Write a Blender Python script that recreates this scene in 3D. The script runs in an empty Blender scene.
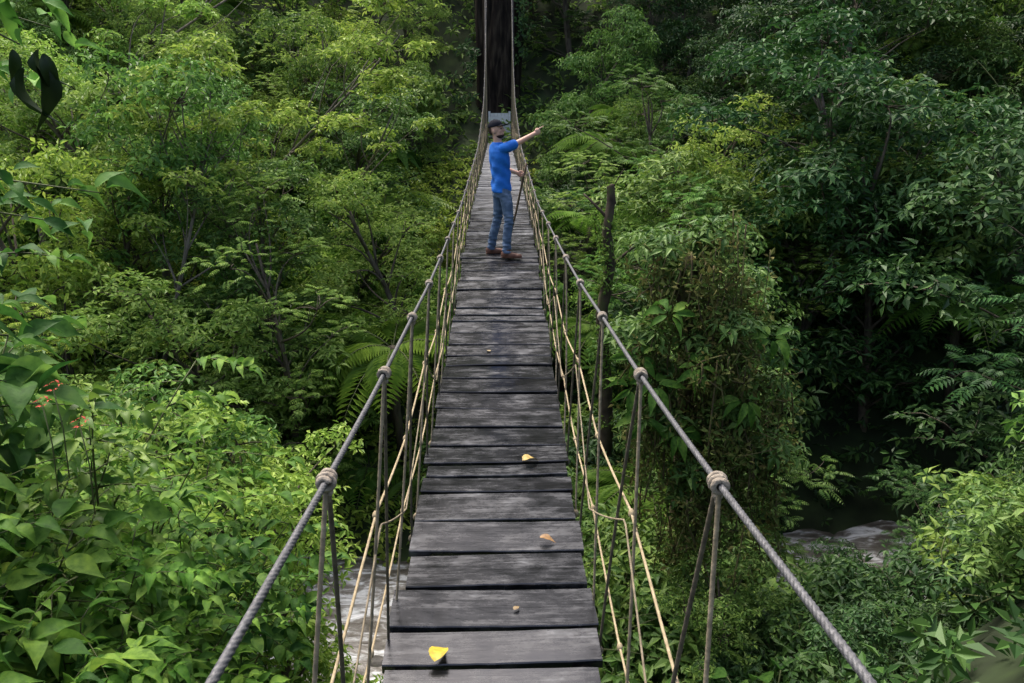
import bpy, math, random
import numpy as np
from mathutils import Vector, Matrix
rng=np.random.default_rng(11); random.seed(5)
scene=bpy.context.scene
col=scene.collection
def link(o): col.objects.link(o); return o
def nrm(a):
    return a/np.maximum(np.linalg.norm(a,axis=-1,keepdims=True),1e-9)
# ------------------------------------------------ mesh builder
TPL={}
TPL['simple']=(np.array([(0,0,0),(-.5,.45,.10),(0,1,-.14),(.5,.45,.10)],float),[(0,2,1),(0,3,2)])
TPL['mid']=(np.array([(0,0,0),(-.5,.38,.09),(0,.45,-.02),(.5,.38,.09),(0,1,-.26)],float),
   [(0,2,1),(0,3,2),(1,2,4),(2,3,4)])
def bigtpl():
    ts=[.05,.15,.28,.43,.58,.72,.85,.95]; ws=[.14,.33,.46,.50,.45,.33,.18,.07]
    V=[(0,0,0)];F=[];n=len(ts)
    for i,(t,w) in enumerate(zip(ts,ws)):
        d=.10*math.sin(t*3)-.34*t*t; k=.018*math.sin(i*2.1)
        V+=[(-w,t-.02,d+w*.24+k),(0,t,d-.02),(w,t,d+w*.26-k)]
    V.append((0,1.06,-.36))
    for k in range(2): F.append((0,1+k+1,1+k))
    for i in range(n-1):
        a=1+3*i;b=a+3
        for k in range(2): F.append((a+k,a+k+1,b+k+1,b+k))
    a=1+3*(n-1)
    for k in range(2): F.append((a+k,a+k+1,len(V)-1))
    return np.array(V,float),F
TPL['big']=bigtpl()
class MB:
    def __init__(s): s.V=[];s.L=[];s.T=[];s.M=[];s.S=[];s.n=0
    def raw(s,V,loops,tot,mat,smooth):
        s.V.append(V);s.L.append(np.asarray(loops)+s.n);s.T.append(np.asarray(tot))
        s.M.append(np.full(len(tot),mat));s.S.append(np.full(len(tot),smooth));s.n+=len(V)
    def faces(s,V,F,mat=0,smooth=False):
        s.raw(np.asarray(V,float),[i for f in F for i in f],[len(f) for f in F],mat,smooth)
    def leaves(s,P,D,U,size,width,tpl,mat=0):
        tv,tf=TPL[tpl];N=len(P)
        if N==0: return
        D=nrm(D);X=nrm(np.cross(D,U));Z=np.cross(X,D)
        size=np.broadcast_to(size,(N,)).reshape(N,1,1);width=np.broadcast_to(width,(N,)).reshape(N,1,1)
        bend=(rng.uniform(.4,1.7,N) if tpl=='big' else np.ones(N)).reshape(N,1,1)
        V=P[:,None]+size*(tv[None,:,0:1]*width*X[:,None]+tv[None,:,1:2]*D[:,None]+tv[None,:,2:3]*bend*Z[:,None])
        fl=np.array([i for f in tf for i in f]);ft=np.array([len(f) for f in tf])
        L=(fl[None]+(np.arange(N)*len(tv))[:,None]).ravel()
        s.raw(V.reshape(-1,3),L,np.tile(ft,N),mat,tpl=='big')
    def tube(s,P,R,seg=8,mat=0,lobes=0,amp=.12,pitch=.09,ref=None,smooth=True,flat=1.0,rough=0):
        P=np.asarray(P,float);n=len(P);R=np.broadcast_to(R,(n,)).astype(float)
        T=nrm(np.gradient(P,axis=0))
        r0=np.array([0,0,1.]) if abs(T[0][2])<.9 else np.array([1.,0,0])
        if ref is not None: r0=np.array(ref,float)
        A=np.zeros((n,3));a=r0
        for i in range(n):
            a=a-T[i]*np.dot(a,T[i]);l=np.linalg.norm(a)
            if l<1e-6: a=np.array([0,1.,0])
            else: a=a/l
            A[i]=a
        B=np.cross(T,A)
        th=np.linspace(0,2*math.pi,seg,endpoint=False)
        ds=np.concatenate([[0],np.cumsum(np.linalg.norm(np.diff(P,axis=0),axis=1))])
        rr=R[:,None]*np.ones((n,seg))
        if lobes:
            ph=th[None]-(2*math.pi*ds/pitch)[:,None]
            rr=rr*(1-amp+amp*2*np.abs(np.cos(lobes*ph/2))**.6)
        if rough: rr=rr*(1+rng.normal(size=rr.shape)*rough)
        V=P[:,None]+rr[:,:,None]*(np.cos(th)[None,:,None]*A[:,None]+flat*np.sin(th)[None,:,None]*B[:,None])
        V=V.reshape(-1,3)
        i=np.arange(n-1)[:,None]*seg;k=np.arange(seg)[None];k2=(k+1)%seg
        Q=np.stack([i+k,i+k2,i+seg+k2,i+seg+k],-1).reshape(-1,4)
        L=Q.ravel().tolist();tt=[4]*len(Q)
        L+=list(range(seg))[::-1]+list(range((n-1)*seg,n*seg));tt+=[seg,seg]
        s.raw(V,L,tt,mat,smooth)
    def ell(s,c,r,M=None,u=16,v=10,mat=0,smooth=True,zc=None):
        V=[];F=[]
        for j in range(v+1):
            ph=math.pi*j/v
            for i in range(u):
                t=2*math.pi*i/u
                V.append((math.sin(ph)*math.cos(t)*r[0],math.sin(ph)*math.sin(t)*r[1],math.cos(ph)*r[2]))
        for j in range(v):
            for i in range(u):
                a=j*u+i;b=j*u+(i+1)%u
                F.append((a,a+u,b+u,b))
        V=np.array(V)
        if M is not None: V=V@np.array(M).T
        s.faces(V+np.array(c),F,mat,smooth)
    def box(s,c,h,M=None,mat=0):
        V=np.array([(x,y,z) for x in(-1,1) for y in(-1,1) for z in(-1,1)],float)*np.array(h)
        if M is not None: V=V@np.array(M).T
        s.faces(V+np.array(c),[(0,1,3,2),(4,6,7,5),(0,4,5,1),(2,3,7,6),(0,2,6,4),(1,5,7,3)],mat)
    def mesh(s,name,mats):
        me=bpy.data.meshes.new(name)
        V=np.concatenate(s.V);L=np.concatenate(s.L).astype(np.int32);T=np.concatenate(s.T)
        me.vertices.add(len(V));me.vertices.foreach_set('co',V.astype(np.float32).ravel())
        me.loops.add(len(L));me.loops.foreach_set('vertex_index',L)
        me.polygons.add(len(T));me.polygons.foreach_set('loop_start',np.concatenate([[0],np.cumsum(T)[:-1]]).astype(np.int32))
        me.polygons.foreach_set('material_index',np.concatenate(s.M).astype(np.int32))
        me.polygons.foreach_set('use_smooth',np.concatenate(s.S).astype(bool))
        me.update(calc_edges=True);me.validate()
        for m in mats: me.materials.append(m)
        return me
    def obj(s,name,mats): return link(bpy.data.objects.new(name,s.mesh(name,mats)))
def empty(name,loc):
    e=bpy.data.objects.new(name,None);e.empty_display_size=.2;e.location=loc;return link(e)
def tag(o,label,cat,group=None):
    o['label']=label;o['category']=cat
    if group:o['group']=group
    return o
# ------------------------------------------------ materials
def newmat(name):
    m=bpy.data.materials.new(name);m.use_nodes=True;nt=m.node_tree
    return m,nt,nt.nodes['Principled BSDF'],nt.nodes['Material Output']
def ramp(nt,fac,stops):
    r=nt.nodes.new('ShaderNodeValToRGB');e=r.color_ramp.elements
    while len(e)<len(stops): e.new(.5)
    for q,(p,c) in zip(e,stops): q.position=p;q.color=(*c,1)
    nt.links.new(fac,r.inputs[0]);return r
def leafmat(name,cs,trans=.3,rough=.5,spec=.28,mottle=0):
    m,nt,b,out=newmat(name);N=nt.nodes.new
    g=N('ShaderNodeNewGeometry');r=ramp(nt,g.outputs['Random Per Island'],[(i/(len(cs)-1),c) for i,c in enumerate(cs)])
    oi=N('ShaderNodeObjectInfo');r2=ramp(nt,oi.outputs['Random'],[(0,(.72,.80,.75)),(.35,(1,1,1)),(.65,(1.18,1.08,.8)),(1,(.9,1.1,1.0))])
    mu=N('ShaderNodeVectorMath');mu.operation='MULTIPLY';nt.links.new(r.outputs[0],mu.inputs[0]);nt.links.new(r2.outputs[0],mu.inputs[1])
    if mottle:
        tc=N('ShaderNodeTexCoord');no=N('ShaderNodeTexNoise');no.inputs['Scale'].default_value=mottle;no.inputs['Detail'].default_value=5
        nt.links.new(tc.outputs['Object'],no.inputs['Vector']);r3=ramp(nt,no.outputs[0],[(.32,(.55,.62,.55)),(.5,(1,1,1)),(.72,(1.45,1.28,1.1))])
        m3=N('ShaderNodeVectorMath');m3.operation='MULTIPLY';nt.links.new(mu.outputs[0],m3.inputs[0]);nt.links.new(r3.outputs[0],m3.inputs[1]);mu=m3
        bp=N('ShaderNodeBump');bp.inputs['Strength'].default_value=.6;bp.inputs['Distance'].default_value=.012;nt.links.new(no.outputs[0],bp.inputs['Height']);nt.links.new(bp.outputs[0],b.inputs['Normal'])
    nt.links.new(mu.outputs[0],b.inputs['Base Color']);b.inputs['Roughness'].default_value=rough
    b.inputs['Specular IOR Level'].default_value=spec
    t=N('ShaderNodeBsdfTranslucent');nt.links.new(mu.outputs[0],t.inputs[0])
    mx=N('ShaderNodeMixShader');mx.inputs[0].default_value=trans
    nt.links.new(b.outputs[0],mx.inputs[1]);nt.links.new(t.outputs[0],mx.inputs[2]);nt.links.new(mx.outputs[0],out.inputs[0])
    return m
def noisemat(name,stops,scale=(1,1,1),ns=5,rough=.7,bump=.3,detail=6,spec=.3,island=0):
    m,nt,b,out=newmat(name);N=nt.nodes.new
    tc=N('ShaderNodeTexCoord');mp=N('ShaderNodeMapping');mp.inputs['Scale'].default_value=scale
    no=N('ShaderNodeTexNoise');no.inputs['Scale'].default_value=ns;no.inputs['Detail'].default_value=detail
    nt.links.new(tc.outputs['Object'],mp.inputs[0]);nt.links.new(mp.outputs[0],no.inputs['Vector'])
    r=ramp(nt,no.outputs[0],stops);nt.links.new(r.outputs[0],b.inputs['Base Color'])
    b.inputs['Roughness'].default_value=rough;b.inputs['Specular IOR Level'].default_value=spec
    if bump:
        bp=N('ShaderNodeBump');bp.inputs['Strength'].default_value=bump;bp.inputs['Distance'].default_value=.02
        nt.links.new(no.outputs[0],bp.inputs['Height']);nt.links.new(bp.outputs[0],b.inputs['Normal'])
    return m
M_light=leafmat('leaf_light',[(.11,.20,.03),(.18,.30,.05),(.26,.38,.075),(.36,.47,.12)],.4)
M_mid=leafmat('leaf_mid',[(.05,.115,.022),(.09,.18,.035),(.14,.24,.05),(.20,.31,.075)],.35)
M_dark=leafmat('leaf_dark',[(.015,.045,.013),(.028,.075,.019),(.045,.105,.026),(.075,.15,.04)],.22)  # dark leaf tones, also carrying the shade of the right bank
M_big=leafmat('leaf_broad',[(.025,.085,.016),(.05,.135,.024),(.085,.19,.034),(.15,.28,.055)],.38,.6,.16,20)
M_big2=leafmat('leaf_broad_pale',[(.055,.14,.022),(.09,.20,.032),(.14,.27,.045),(.22,.36,.07)],.4,.6,.14,20)
M_fern=leafmat('leaf_fern',[(.09,.18,.025),(.13,.24,.035),(.18,.30,.05)],.38)
M_vine=leafmat('leaf_vine',[(.11,.09,.03),(.11,.14,.035),(.08,.14,.03),(.17,.15,.05),(.10,.17,.04)],.3,.7,.1)
M_ground=noisemat('forest_soil',[(.3,(.010,.014,.006)),(.55,(.022,.036,.012)),(.75,(.04,.065,.018))],ns=1.2,rough=.95,bump=.6)
M_bark=noisemat('bark',[(.3,(.035,.029,.021)),(.55,(.11,.09,.065)),(.75,(.10,.115,.055))],scale=(3,3,.7),ns=4,rough=.9,bump=.8)
M_palebark=noisemat('pale_bark',[(.3,(.06,.05,.037)),(.55,(.17,.145,.11)),(.75,(.13,.14,.08))],scale=(3,3,.9),ns=4,rough=.9,bump=.6)
M_moss=noisemat('mossy_bark',[(.3,(.04,.03,.018)),(.5,(.085,.07,.03)),(.7,(.10,.13,.03))],scale=(2,2,1),ns=6,rough=.95,bump=1)
M_stem=noisemat('stem',[(.3,(.045,.055,.02)),(.7,(.10,.12,.04))],ns=6,rough=.7,bump=.1)
# ------------------------------------------------ terrain
def sstep(a,b,x):
    t=np.clip((x-a)/(b-a),0,1);return t*t*(3-2*t)
def river_y(x): return 12.6+.12*x
def H(x,y):
    x=np.asarray(x,float);y=np.asarray(y,float);d=y-river_y(x)
    far=np.clip(d-3,0,None);near=np.clip(-d-3,0,None)
    h=-9.7+.36*far+.75*np.minimum(near,9.5)+.1*np.clip(near-9.5,0,None)
    h+=.65*np.clip(y-38,0,60)
    b=sstep(2.5,7,np.abs(d))
    h+=b*np.where(d>0,.42*np.clip(-x-6,0,40)+.66*np.clip(x-4,0,40),.5*np.clip(-1.5-x,0,6)+.8*np.clip(x-2.8,0,7))
    h+=b*(.35*np.sin(x*.7+1.3)*np.cos(y*.5)+.2*np.sin(x*1.9+y*1.3))
    bed=np.abs(d)<3
    h=np.where(bed,h-.5*(1-(d/3)**2),h)
    return h
xs=np.concatenate([np.arange(-130,-40,6),np.arange(-40,40,.8),np.arange(40,131,6)])
ys=np.concatenate([np.arange(-60,-6,5),np.arange(-6,50,.8),np.arange(50,140,6)])
X,Y=np.meshgrid(xs,ys);V=np.stack([X,Y,H(X,Y)],-1).reshape(-1,3);nx=len(xs);ny=len(ys)
i=np.arange(ny-1)[:,None]*nx+np.arange(nx-1)[None]
Q=np.stack([i,i+1,i+nx+1,i+nx],-1).reshape(-1,4)
mb=MB();mb.raw(V,Q.ravel(),np.full(len(Q),4),0,True)
terrain=mb.obj('terrain',[M_ground]);terrain['kind']='structure'
# river
m,nt,b,out=newmat('river_water');N=nt.nodes.new
tc=N('ShaderNodeTexCoord');mp=N('ShaderNodeMapping');mp.inputs['Scale'].default_value=(.6,1.7,1);mp.inputs['Rotation'].default_value=(0,0,.3)
n1=N('ShaderNodeTexNoise');n1.inputs['Scale'].default_value=2.2;n1.inputs['Detail'].default_value=8;n1.inputs['Roughness'].default_value=.66;n1.inputs['Distortion'].default_value=.6
nt.links.new(tc.outputs['Object'],mp.inputs[0]);nt.links.new(mp.outputs[0],n1.inputs['Vector'])
r=ramp(nt,n1.outputs[0],[(.36,(.055,.050,.040)),(.46,(.10,.092,.076)),(.52,(.19,.185,.17)),(.57,(.45,.47,.47)),(.66,(.72,.74,.75))])
nt.links.new(r.outputs[0],b.inputs['Base Color']);b.inputs['Roughness'].default_value=.3
bp=N('ShaderNodeBump');bp.inputs['Strength'].default_value=.5;bp.inputs['Distance'].default_value=.12;nt.links.new(n1.outputs[0],bp.inputs['Height']);nt.links.new(bp.outputs[0],b.inputs['Normal'])
M_water=m
mb=MB();px=np.arange(-60,60,.25);q=np.linspace(-3.9,3.9,41)
PX,QQ=np.meshgrid(px,q);PY=river_y(PX)+QQ
PZ=-9.64+.05*np.sin(PX*2+QQ*3)+.035*np.sin(PX*3.7-QQ*2.1)+.02*np.sin(PX*6.1+QQ*5)
V=np.stack([PX,PY,PZ],-1).reshape(-1,3);nx=len(px)
i=np.arange(len(q)-1)[:,None]*nx+np.arange(nx-1)[None];Q=np.stack([i,i+1,i+nx+1,i+nx],-1).reshape(-1,4)
mb.raw(V,Q.ravel(),np.full(len(Q),4),0,True);w=mb.obj('river_water',[M_water]);w['kind']='structure'
# rocks
M_rock=noisemat('river_rock',[(.3,(.03,.03,.028)),(.6,(.09,.085,.075)),(.8,(.07,.09,.035))],ns=3,rough=.6,bump=.6)
def rockmesh(sd):
    r_=np.random.default_rng(sd);mb=MB();mb.ell((0,0,0),(1,1,1),u=20,v=12);V=mb.V[0]
    k=r_.normal(size=(5,3))*1.6;ph=r_.random(5)*6
    f=1+sum(.09*np.sin(V@k[j]+ph[j]) for j in range(5))
    mb.V[0]=V*f[:,None]*np.array([1,.75,.55]);return mb.mesh('rock',[M_rock])
rms=[rockmesh(s) for s in range(3)]
for k,(x,y,s) in enumerate([(-1.2,15.9,.7),(-5.4,15.2,.9),(-2.2,12.0,.28)]):
    o=link(bpy.data.objects.new('rock',rms[k%3]));o.location=(x,y,-9.75);o.scale=(s,s,s);o.rotation_euler=(0,0,k*1.3)
    tag(o,'dark wet boulder sitting in the rushing river','rock','boulders in the river')
# ------------------------------------------------ foliage generators
def basis(A):
    A=nrm(A);r=np.where(np.abs(A[:,2:3])<.9,np.array([[0,0,1.]]),np.array([[1.,0,0]]))
    b1=nrm(np.cross(A,r));return A,b1,np.cross(A,b1)
def cluster(mb,P,A,k,size,width,tpl,mat,el=(-.55,.3)):
    n=len(P);A,b1,b2=basis(A)
    P=np.repeat(P,k,0);A=np.repeat(A,k,0);b1=np.repeat(b1,k,0);b2=np.repeat(b2,k,0)
    ph=np.tile(np.arange(k)*2*math.pi/k,n)+np.repeat(rng.random(n)*6.28,k)+rng.normal(size=n*k)*.25
    e=rng.uniform(el[0],el[1],n*k)
    D=np.cos(e)[:,None]*(np.cos(ph)[:,None]*b1+np.sin(ph)[:,None]*b2)+np.sin(e)[:,None]*A
    U=A+rng.normal(size=A.shape)*.22
    s=size*rng.uniform(.6,1.25,n*k)
    mb.leaves(P+D*(s*.18)[:,None],D,U,s,width*rng.uniform(.8,1.2,n*k),tpl,mat)
def fronds(mb,P,D,L,pairs,mat,droop=.45,lw=.28,lr=.26,rach=True,stem=1):
    D=nrm(D);n=len(P)
    side=nrm(np.cross(D,np.array([[0,0,1.]])));L=np.broadcast_to(L,(n,))
    pp=[];dd=[];uu=[];ss=[]
    for j in range(pairs):
        t=.12+.88*j/(pairs-1)
        c=P+D*(t*L)[:,None];c[:,2]-=droop*L*t*t
        tang=nrm(D-np.array([[0,0,1.]])*2*droop*t)
        un=nrm(np.cross(side,tang))
        sz=L*lr*(math.sin(math.pi*min(.98,.18+.8*t))**.8)
        for sg in(-1,1):
            pp.append(c);dd.append(side*sg*.9+tang*.45-un*.2);uu.append(un+side*.1*sg);ss.append(sz)
    mb.leaves(np.concatenate(pp),np.concatenate(dd),np.concatenate(uu),np.concatenate(ss),lw,'simple',mat)
    if rach:
        for i in range(n):
            t=np.linspace(0,1,6)[:,None];c=P[i]+D[i]*t*L[i];c[:,2]-=droop*L[i]*t[:,0]**2
            mb.tube(c,np.linspace(.012,.003,6)*max(.5,min(L[i],1.4)),4,stem)
def lobepts(lobes,n,zmin=-.3):
    C=np.array([l[0] for l in lobes]);R=np.array([l[1] for l in lobes])
    if R.ndim==1: R=np.stack([R,R,R*.62],1)
    wt=R[:,0]**2;idx=rng.choice(len(C),n,p=wt/wt.sum())
    d=nrm(rng.normal(size=(n,3)));d[:,2]=np.where(d[:,2]<zmin,-d[:,2],d[:,2])
    rad=1.32-rng.random(n)**1.1*.8
    P=C[idx]+d*R[idx]*rad[:,None]
    keep=np.ones(n,bool)
    for j in range(len(C)):
        q=np.linalg.norm((P-C[j])/R[j],axis=1);keep&=~((q<.45)&(idx!=j))
    return P[keep],d[keep]
def limb(mb,a,b,r0,r1,sag=.15,seg=6,n=7,mat=1):
    a=np.array(a,float);b=np.array(b,float);t=np.linspace(0,1,n)[:,None]
    off=rng.normal(size=3)*np.linalg.norm(b-a)*.08;p=a+(b-a)*t+np.sin(t*math.pi)*(off+np.array([0,0,sag]))
    mb.tube(p,r0+(r1-r0)*np.linspace(0,1,n)**.7,seg,mat);return p
def tree_variant(Ht,cr,nl,ncl,k,ls,lw,tpl,leaf,zlo=.15,tr=.10,style='cluster',bark=None,lrr=(.16,.40),bend=.6):
    tb=MB();top=np.array([rng.normal()*bend,rng.normal()*bend,Ht*.86])
    n=12;t=np.linspace(0,1,n)[:,None];off=rng.normal(size=3)*bend;off[2]=0
    tp=top*t+np.sin(t*math.pi*1.3)*off;tb.tube(tp,np.linspace(tr*1.25,tr*.3,n),9,0)
    lobes=[]
    for i in range(nl):
        z=Ht*(zlo+(1-zlo)*(i+.5)/nl);ang=i*2.4+rng.random();f=rng.uniform(.55,1.0) if i<nl-2 else .3
        rr=cr*f*rng.uniform(.3,1.1);c=np.array([math.cos(ang)*rr,math.sin(ang)*rr,z-cr*.15+rng.normal()*.3])
        lr=cr*rng.uniform(*lrr);lobes.append((c+tp[min(n-1,int(z/Ht*n))]*np.array([1,1,0]),lr))
        j=max(1,int((z/Ht-.15)*n));j=min(j,n-2)
        limb(tb,tp[j],lobes[-1][0],tr*.4,tr*.1,mat=0)
    P,d=lobepts(lobes,ncl)
    for q in range(0,len(P),max(1,len(P)//70)):
        l=min(lobes,key=lambda l:np.linalg.norm(P[q]-l[0]));limb(tb,l[0],P[q],.02,.006,.05,4,4,0)
    cb=MB();A=d*.55+np.array([[0,0,.85]])+rng.normal(size=d.shape)*.35
    if style=='cluster': cluster(cb,P,A,k,ls,lw,tpl,0)
    else:
        for r_ in range(k):
            ph=rng.random(len(P))*6.28;D=np.stack([np.cos(ph),np.sin(ph),rng.uniform(-.1,.4,len(P))],1)+d*.6
            fronds(cb,P,D,ls*rng.uniform(.7,1.2,len(P)),8,0,.35,.38,.3,rach=False)
    return tb.mesh('trunk',[bark or M_bark]),cb.mesh('crown',[leaf])
PRUNE=[]
def place_tree(var,loc,s,rot,label,group,name='forest_tree',cat='tree',tilt=.14):
    e=empty(name,loc);e.scale=(s*random.uniform(.8,1.25),s*random.uniform(.85,1.1),s*random.uniform(.85,1.15));e.rotation_euler=(random.uniform(-tilt,tilt),random.uniform(-tilt,tilt),rot)
    a=link(bpy.data.objects.new('trunk',var[0]));a.parent=e
    b_=link(bpy.data.objects.new('crown',var[1]));b_.parent=e
    PRUNE.append((e,a,b_))
    tag(e,label,cat,group);return e
V_light=[tree_variant(8,2.5,26,1500,6,.18,.42,'simple',M_light),tree_variant(7,2.3,24,1400,7,.14,.38,'simple',M_light),
         tree_variant(8,2.4,22,520,2,.42,.4,'simple',M_light,style='f')]
V_mid=[tree_variant(9,2.7,28,1500,6,.19,.40,'simple',M_mid),tree_variant(8,2.5,24,540,2,.48,.4,'simple',M_mid,style='f'),tree_variant(7,2.4,24,1300,6,.24,.32,'mid',M_mid)]
V_dark=[tree_variant(9,2.7,26,1350,6,.21,.42,'simple',M_dark),tree_variant(8,2.6,24,1250,6,.25,.36,'mid',M_dark),tree_variant(9,2.6,22,500,2,.52,.4,'simple',M_dark,style='f')]
V_slim=[tree_variant(10,2.0,12,420,6,.17,.4,'simple',M_light,.62,.065,bark=M_palebark,lrr=(.14,.28),bend=.9),tree_variant(9,1.8,10,380,7,.15,.4,'simple',M_light,.55,.055,bark=M_palebark,lrr=(.14,.28),bend=1.1)]
def shrub_variant(r,hh,ncl,k,ls,lw,tpl,leaf):
    mb=MB();lobes=[]
    for i in range(11):
        a=i*2.4;rr=r*rng.uniform(.2,.9);c=np.array([math.cos(a)*rr,math.sin(a)*rr,hh*rng.uniform(.3,.95)])
        lobes.append((c,r*rng.uniform(.22,.42)));limb(mb,(0,0,-.3),c,.03,.01,.1,5,6)
    P,d=lobepts(lobes,ncl,-.6);cluster(mb,P,d*.6+np.array([[0,0,.8]])+rng.normal(size=d.shape)*.35,k,ls,lw,tpl,0)
    for q in range(0,len(P),max(1,len(P)//30)): limb(mb,(lobes[q%7][0]),P[q],.012,.004,.05,4,4)
    return mb.mesh('shrub',[leaf,M_stem])
S_light=[shrub_variant(1.3,1.9,420,7,.17,.38,'mid',M_light),shrub_variant(1.2,1.8,300,6,.30,.32,'mid',M_big2)]
S_mid=[shrub_variant(1.4,2.0,430,7,.17,.40,'mid',M_mid),shrub_variant(1.2,1.7,330,7,.28,.28,'mid',M_mid)]
S_dark=[shrub_variant(1.4,2.0,400,7,.17,.38,'mid',M_dark)]
def fern_variant(n,L,leaf,trunk=0):
    mb=MB();ph=np.arange(n)*2.4+rng.random(n)*.4
    P=np.tile([[0,0,float(trunk)]],(n,1));D=np.stack([np.cos(ph),np.sin(ph),rng.uniform(.25,.9,n)],1)
    fronds(mb,P,D,L*rng.uniform(.7,1.1,n),20,0,.6,.22,.24,stem=1)
    if trunk: mb.tube([(0,0,-.4),(.05,0,trunk*.5),(0,0,trunk+.05)],[.1,.07,.09],8,2)
    return mb.mesh('fern',[leaf,M_stem,M_bark])
F_v=[fern_variant(16,1.3,M_fern),fern_variant(14,1.2,M_mid)]
TF_v=fern_variant(20,2.0,M_fern,2.6)
def broad_variant(n,L,leafL,leaf,w=.85):
    mb=MB()
    for i in range(n):
        a=i*2.4+rng.random()*.4;e=rng.uniform(.5,1.3);l=L*rng.uniform(.6,1.1)
        D=np.array([math.cos(a)*math.cos(e),math.sin(a)*math.cos(e),math.sin(e)])
        t=np.linspace(0,1,6)[:,None];p=D*t*l;p[:,2]-=.15*l*t[:,0]**2;mb.tube(p,np.linspace(.018,.009,6),5,1)
        dd=np.array([[math.cos(a)*.85,math.sin(a)*.85,-.35]]);mb.leaves(p[-1:],dd,np.array([[math.cos(a)*.4,math.sin(a)*.4,1]]),leafL*rng.uniform(.7,1.2),w,'big',0)
    return mb.mesh('broadleaf_plant',[leaf,M_stem])
B_v=[broad_variant(22,1.4,.38,M_big,.8),broad_variant(12,1.0,1.0,M_big2,.42)]
def stemplant(nst,Ht,ls,leaf,spread=1.1,lw=.62,nb=16,tw_=7,bl0=.75,rs=11):
    mb=MB();P=[];D=[];U=[];S=[]
    for i in range(nst):
        a=i*2.4+rng.random();l=Ht*rng.uniform(.55,1.08);o=np.array([math.cos(a),math.sin(a),0]);sp=spread*rng.uniform(.2,1.1)
        t=np.linspace(0,1,16)[:,None];p=np.array([0,0,-.3])+o*(sp*t**1.6+.12*t)+np.array([0,0,l])*(t-.2*t**3)+rng.normal(size=3)*.12*np.sin(t*5)
        mb.tube(p,np.linspace(.018,.004,16),5,1)
        for bq in range(nb):
            tt=.25+.75*bq/(nb-1.);q=p[int(tt*15)];aa=a+bq*2.4+rng.random();ol=np.array([math.cos(aa),math.sin(aa),.3]);bl=(bl0-.3*tt)*rng.uniform(.6,1.25)
            s=np.linspace(0,1,tw_+1)[:,None];tw=q+ol*s*bl-np.array([0,0,.35])*bl*s**2
            mb.tube(tw,np.linspace(.006,.002,tw_+1),4,1)
            sd=np.cross(ol,[0,0,1]);sd/=np.linalg.norm(sd);sz=ls*rng.uniform(.6,1.25)
            for k in range(1,tw_+1):
                for sg in(-1,1):
                    if rng.random()<.1: continue
                    P.append(tw[k]);D.append(sd*sg*.85+ol*.55+np.array([0,0,-.2])+rng.normal(size=3)*.25);U.append(np.array([0,0,1])+rng.normal(size=3)*.38);S.append(sz*rng.uniform(.5,1.15))
            P.append(tw[-1]);D.append(ol+np.array([0,0,-.4]));U.append(np.array([0,0,1.])+ol*.3);S.append(sz)
    mb.leaves(np.array(P),np.array(D),np.array(U),np.array(S),lw*rng.uniform(.8,1.15,len(P)),'big',0)
    return mb.mesh('leafy_shrub',[leaf,M_stem])
L_v=[stemplant(10,4.6,.20,M_big,1.1,.56,15,6,.85),stemplant(10,4.4,.14,M_mid,1.1,.5),stemplant(10,4.4,.125,M_big2,1.2,.46),stemplant(10,4.4,.165,M_big2,1.1,.5,15,7,.85)]
# ------------------------------------------------ bridge profile
def prof(pts):
    xx=np.arange(-4,42,.05);p=np.array(pts);v=np.interp(xx,p[:,0],p[:,1]);k=np.hanning(41);k/=k.sum()
    v=np.convolve(np.pad(v,20,mode='reflect',reflect_type='odd'),k,'valid')
    return lambda y:np.interp(y,xx,v)
deckz=prof([(-4,-2.40),(2.9,-2.45),(5.6,-2.44),(8,-2.3),(10.3,-1.99),(16,-1.92),(25,-1.9),(36,-1.85),(42,-1.8)])
cabz=prof([(-4,-.2),(-1,-.6),(.95,-.80),(1.74,-.89),(2.73,-.975),(3.78,-1.035),(4.83,-1.11),(5.88,-1.15),(9.9,-1.25),(17.6,-1.05),(26,-.15),(31,1.3),(36,4.2),(40,6)])
deckc=lambda y:np.interp(y,[2,10],[-.045,.0])
cabc=lambda y:np.interp(y,[1,3,10],[.055,.04,.0])
S2=lambda y:np.interp(y,[0,20,36],[.472,.472,.53])
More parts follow.
